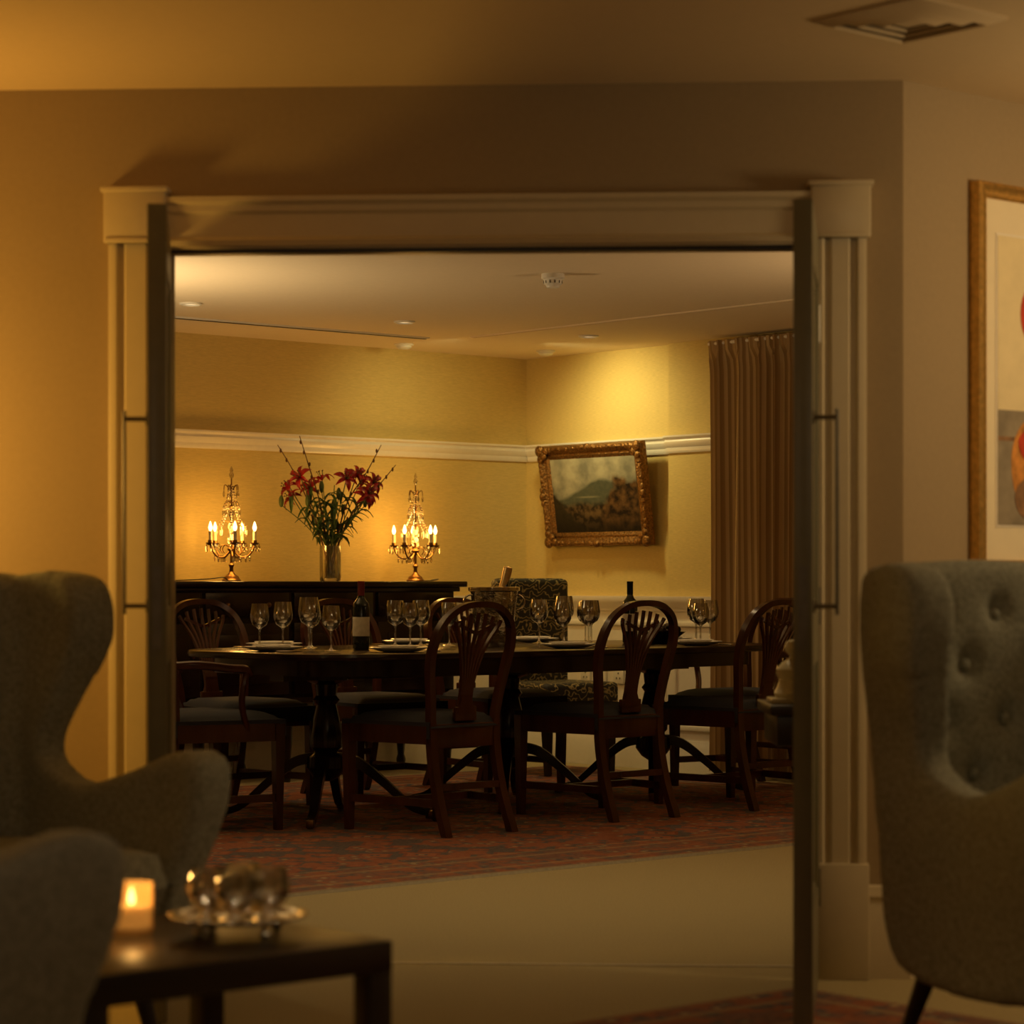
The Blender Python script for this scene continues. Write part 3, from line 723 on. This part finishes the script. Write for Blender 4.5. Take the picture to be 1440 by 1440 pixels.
# ================================================================ COFFEE TABLE + OBJECTS
MC=T(-.213,4.46)@RZ(41)
CT=.42
g=G(); L,Wd=.64,.58
g.box((-L/2,Wd/2,CT-.0275),(L,Wd,.055),M_ebony,bev=.004)
for x in(-.026,-L+.026):
    for y in(.026,Wd-.026): g.box((x,y,(CT-.05)/2),(.05,.05,CT-.05),M_ebony,bev=.003)
g.obj('coffee_table',MC)
g=G(); g.lathe([(0,.0),(.038,0),(.040,.004),(.040,.092),(.037,.092),(.036,.010),(0,.010)],M_votive,I,32)
g.lathe([(0,.011),(.035,.011),(.035,.050),(.005,.046),(0,.046)],M_wax,I,24)
g.lathe([(0,.050),(.006,.056),(.008,.062),(.004,.076),(0,.086)],M_cflame,I,12)
g.sweep([(0,0,.045),(0,0,.058)],.002,M_black,6)
g.obj('tealight_candle_holder',T(-.696,4.55,CT+.0005))
g=G()
g.lathe([(0,.026),(.085,.026),(.105,.030),(.118,.036),(.125,.036),(.126,.039),(.116,.041),(.103,.035),(.085,.030),(0,.030)],M_silver,I,48)
for i in range(28):
    a=2*math.pi*i/28; g.sph((.121*math.cos(a),.121*math.sin(a),.038),.007,M_silver,seg=6,sc=(1,1,.5))
for i in range(4):
    a=R(90*i+40); g.sph((.085*math.cos(a),.085*math.sin(a),.010),.010,M_silver,seg=8); g.sweep([(.085*math.cos(a),.085*math.sin(a),.01),(.08*math.cos(a),.08*math.sin(a),.03)],.008,M_silver,8)
g.obj('silver_tray',T(-.497,4.52,CT+.0005))
g=G(); g.lathe([(0,.004),(.022,0),(.026,.003),(.014,.010),(.013,.018),(.032,.032),(.041,.055),(.038,.085),(.034,.102),(.032,.102),(.036,.085),(.038,.055),(.030,.036),(0,.024)],M_glass,I,26)
for i in range(10):
    a=2*math.pi*i/10; g.sweep(cr([(.028*math.cos(a),.028*math.sin(a),.028),(.042*math.cos(a),.042*math.sin(a),.055),(.039*math.cos(a),.039*math.sin(a),.078)],3),.003,M_crys,5)
mt=g.mesh('crystal_tumbler',ang=60)
for x,y in((-.055,-.01),(.0,-.055),(.055,.0),(.002,.05)): place(mt,'crystal_tumbler',T(-.497+x,4.52+y,CT+.031)@Matrix.Scale(.92,4))

# small pedestal table with lidded jar just inside the dining room
g=G(); g.box((0,0,.69),(.46,.40,.03),M_ebony,bev=.004); g.box((0,0,.63),(.42,.36,.09),M_ebony,bev=.004)
g.lathe([(.03,.60),(.045,.5),(.03,.42),(.05,.3),(.035,.12),(.06,.08),(.15,.03),(.16,0),(0,0)],M_ebony,T(.08,0,0),20)
g.obj('pedestal_table',T(.98,7.42))
g=G(); g.box((0,0,.008),(.15,.15,.016),M_urn,bev=.004)
g.lathe([(0,.016),(.055,.016),(.06,.03),(.05,.05),(.045,.07),(.052,.085),(.054,.10),(.036,.12),(.016,.13),(.012,.14),(.024,.150),(.030,.165),(.024,.182),(0,.19)],M_urn,I,28)
g.obj('lidded_ceramic_jar',T(.835,7.36,.7055))

# ================================================================ LIGHTS
def light(kind,name,loc,e,col,rad=.05,tgt=None,ang=70,blend=.8):
    l=bpy.data.lights.new(name,kind); l.energy=e; l.color=col; l.shadow_soft_size=rad
    o=bpy.data.objects.new(name,l); bpy.context.scene.collection.objects.link(o); o.location=loc
    if kind=='SPOT':
        l.spot_size=R(ang); l.spot_blend=blend
        o.rotation_euler=(Vector(tgt)-Vector(loc)).to_track_quat('-Z','Y').to_euler()
    return o
def D(u,v,z): return MD@Vector((u,v,z))
AM=(1,.50,.10); WM=(1,.72,.36); YL=(1,.84,.36)
light('SPOT','painting_spot',D(4.38,3.62,2.36),32,YL,.08,D(5.0,3.55,1.70),135,1)
light('SPOT','wall_spot_1',D(3.85,3.70,2.36),10,YL,.06,D(4.1,4.45,1.5),140,1)
light('SPOT','table_spot_1',D(1.78,3.24,2.36),20,WM,.04,D(1.9,2.6,0),100,1)
light('SPOT','table_spot_2',D(3.6,2.6,2.36),30,WM,.04,D(3.6,2.3,0),110,1)
light('SPOT','entrance_spot',(.45,8.3,2.36),46,WM,.04,(.35,8.3,0),120,1)
light('SPOT','entrance_spot_2',(-1.6,8.0,2.36),26,WM,.04,(-1.3,8.2,0),120,1)
light('SPOT','uplight_left',(-2.1,10.7,1.55),92,(1,.73,.38),.12,(-1.7,10.9,2.41),160,1)
light('SPOT','ceiling_fill_right',(2.2,10.0,1.5),52,(1,.69,.36),.12,(1.9,10.2,2.41),165,1)  # added fill hidden beside the doorway, brightens dining ceiling and room
for u,v,a in LP: light('POINT','candelabra_light',D(u,v-.02,SZ+.27),9,AM,.11)
light('POINT','lounge_lamp_left',(-2.05,6.42,1.38),42,(1,.52,.09),.14)
light('POINT','lounge_lamp_right',(2.40,6.05,1.90),34,(1,.70,.34),.15)
light('POINT','lounge_fill_1',(-1.0,1.8,2.1),9,(1,.74,.42),.3)  # added fill standing in for ambient lounge light, no fixture here
light('POINT','lounge_fill_2',(1.4,2.5,2.1),9,(1,.75,.43),.3)  # second added ambient fill, likewise without a fixture
light('SPOT','coffee_table_fill_spot',(-.35,4.0,2.36),16,(1,.76,.46),.04,(-.48,4.55,.42),34,1)  # added narrow fill to brighten the tray and tumblers
light('POINT','candle_light',(-.696,4.55,CT+.115),.25,(1,.5,.12),.01)
w=bpy.data.worlds.new('World'); bpy.context.scene.world=w; w.use_nodes=True
w.node_tree.nodes['Background'].inputs[0].default_value=(.02,.014,.008,1)

# ================================================================ CAMERA
cd=bpy.data.cameras.new('camera'); cam=bpy.data.objects.new('camera',cd); bpy.context.scene.collection.objects.link(cam)
cam.location=(0,0,H); cam.rotation_euler=(R(90),0,0); cd.sensor_width=36; cd.lens=87.5; cd.shift_y=100/1440
cd.clip_end=60; cd.dof.use_dof=True; cd.dof.focus_distance=11.6; cd.dof.aperture_fstop=3.8
bpy.context.scene.camera=cam
try:
    bpy.context.scene.view_settings.view_transform='Standard'
except Exception as e: print(e)
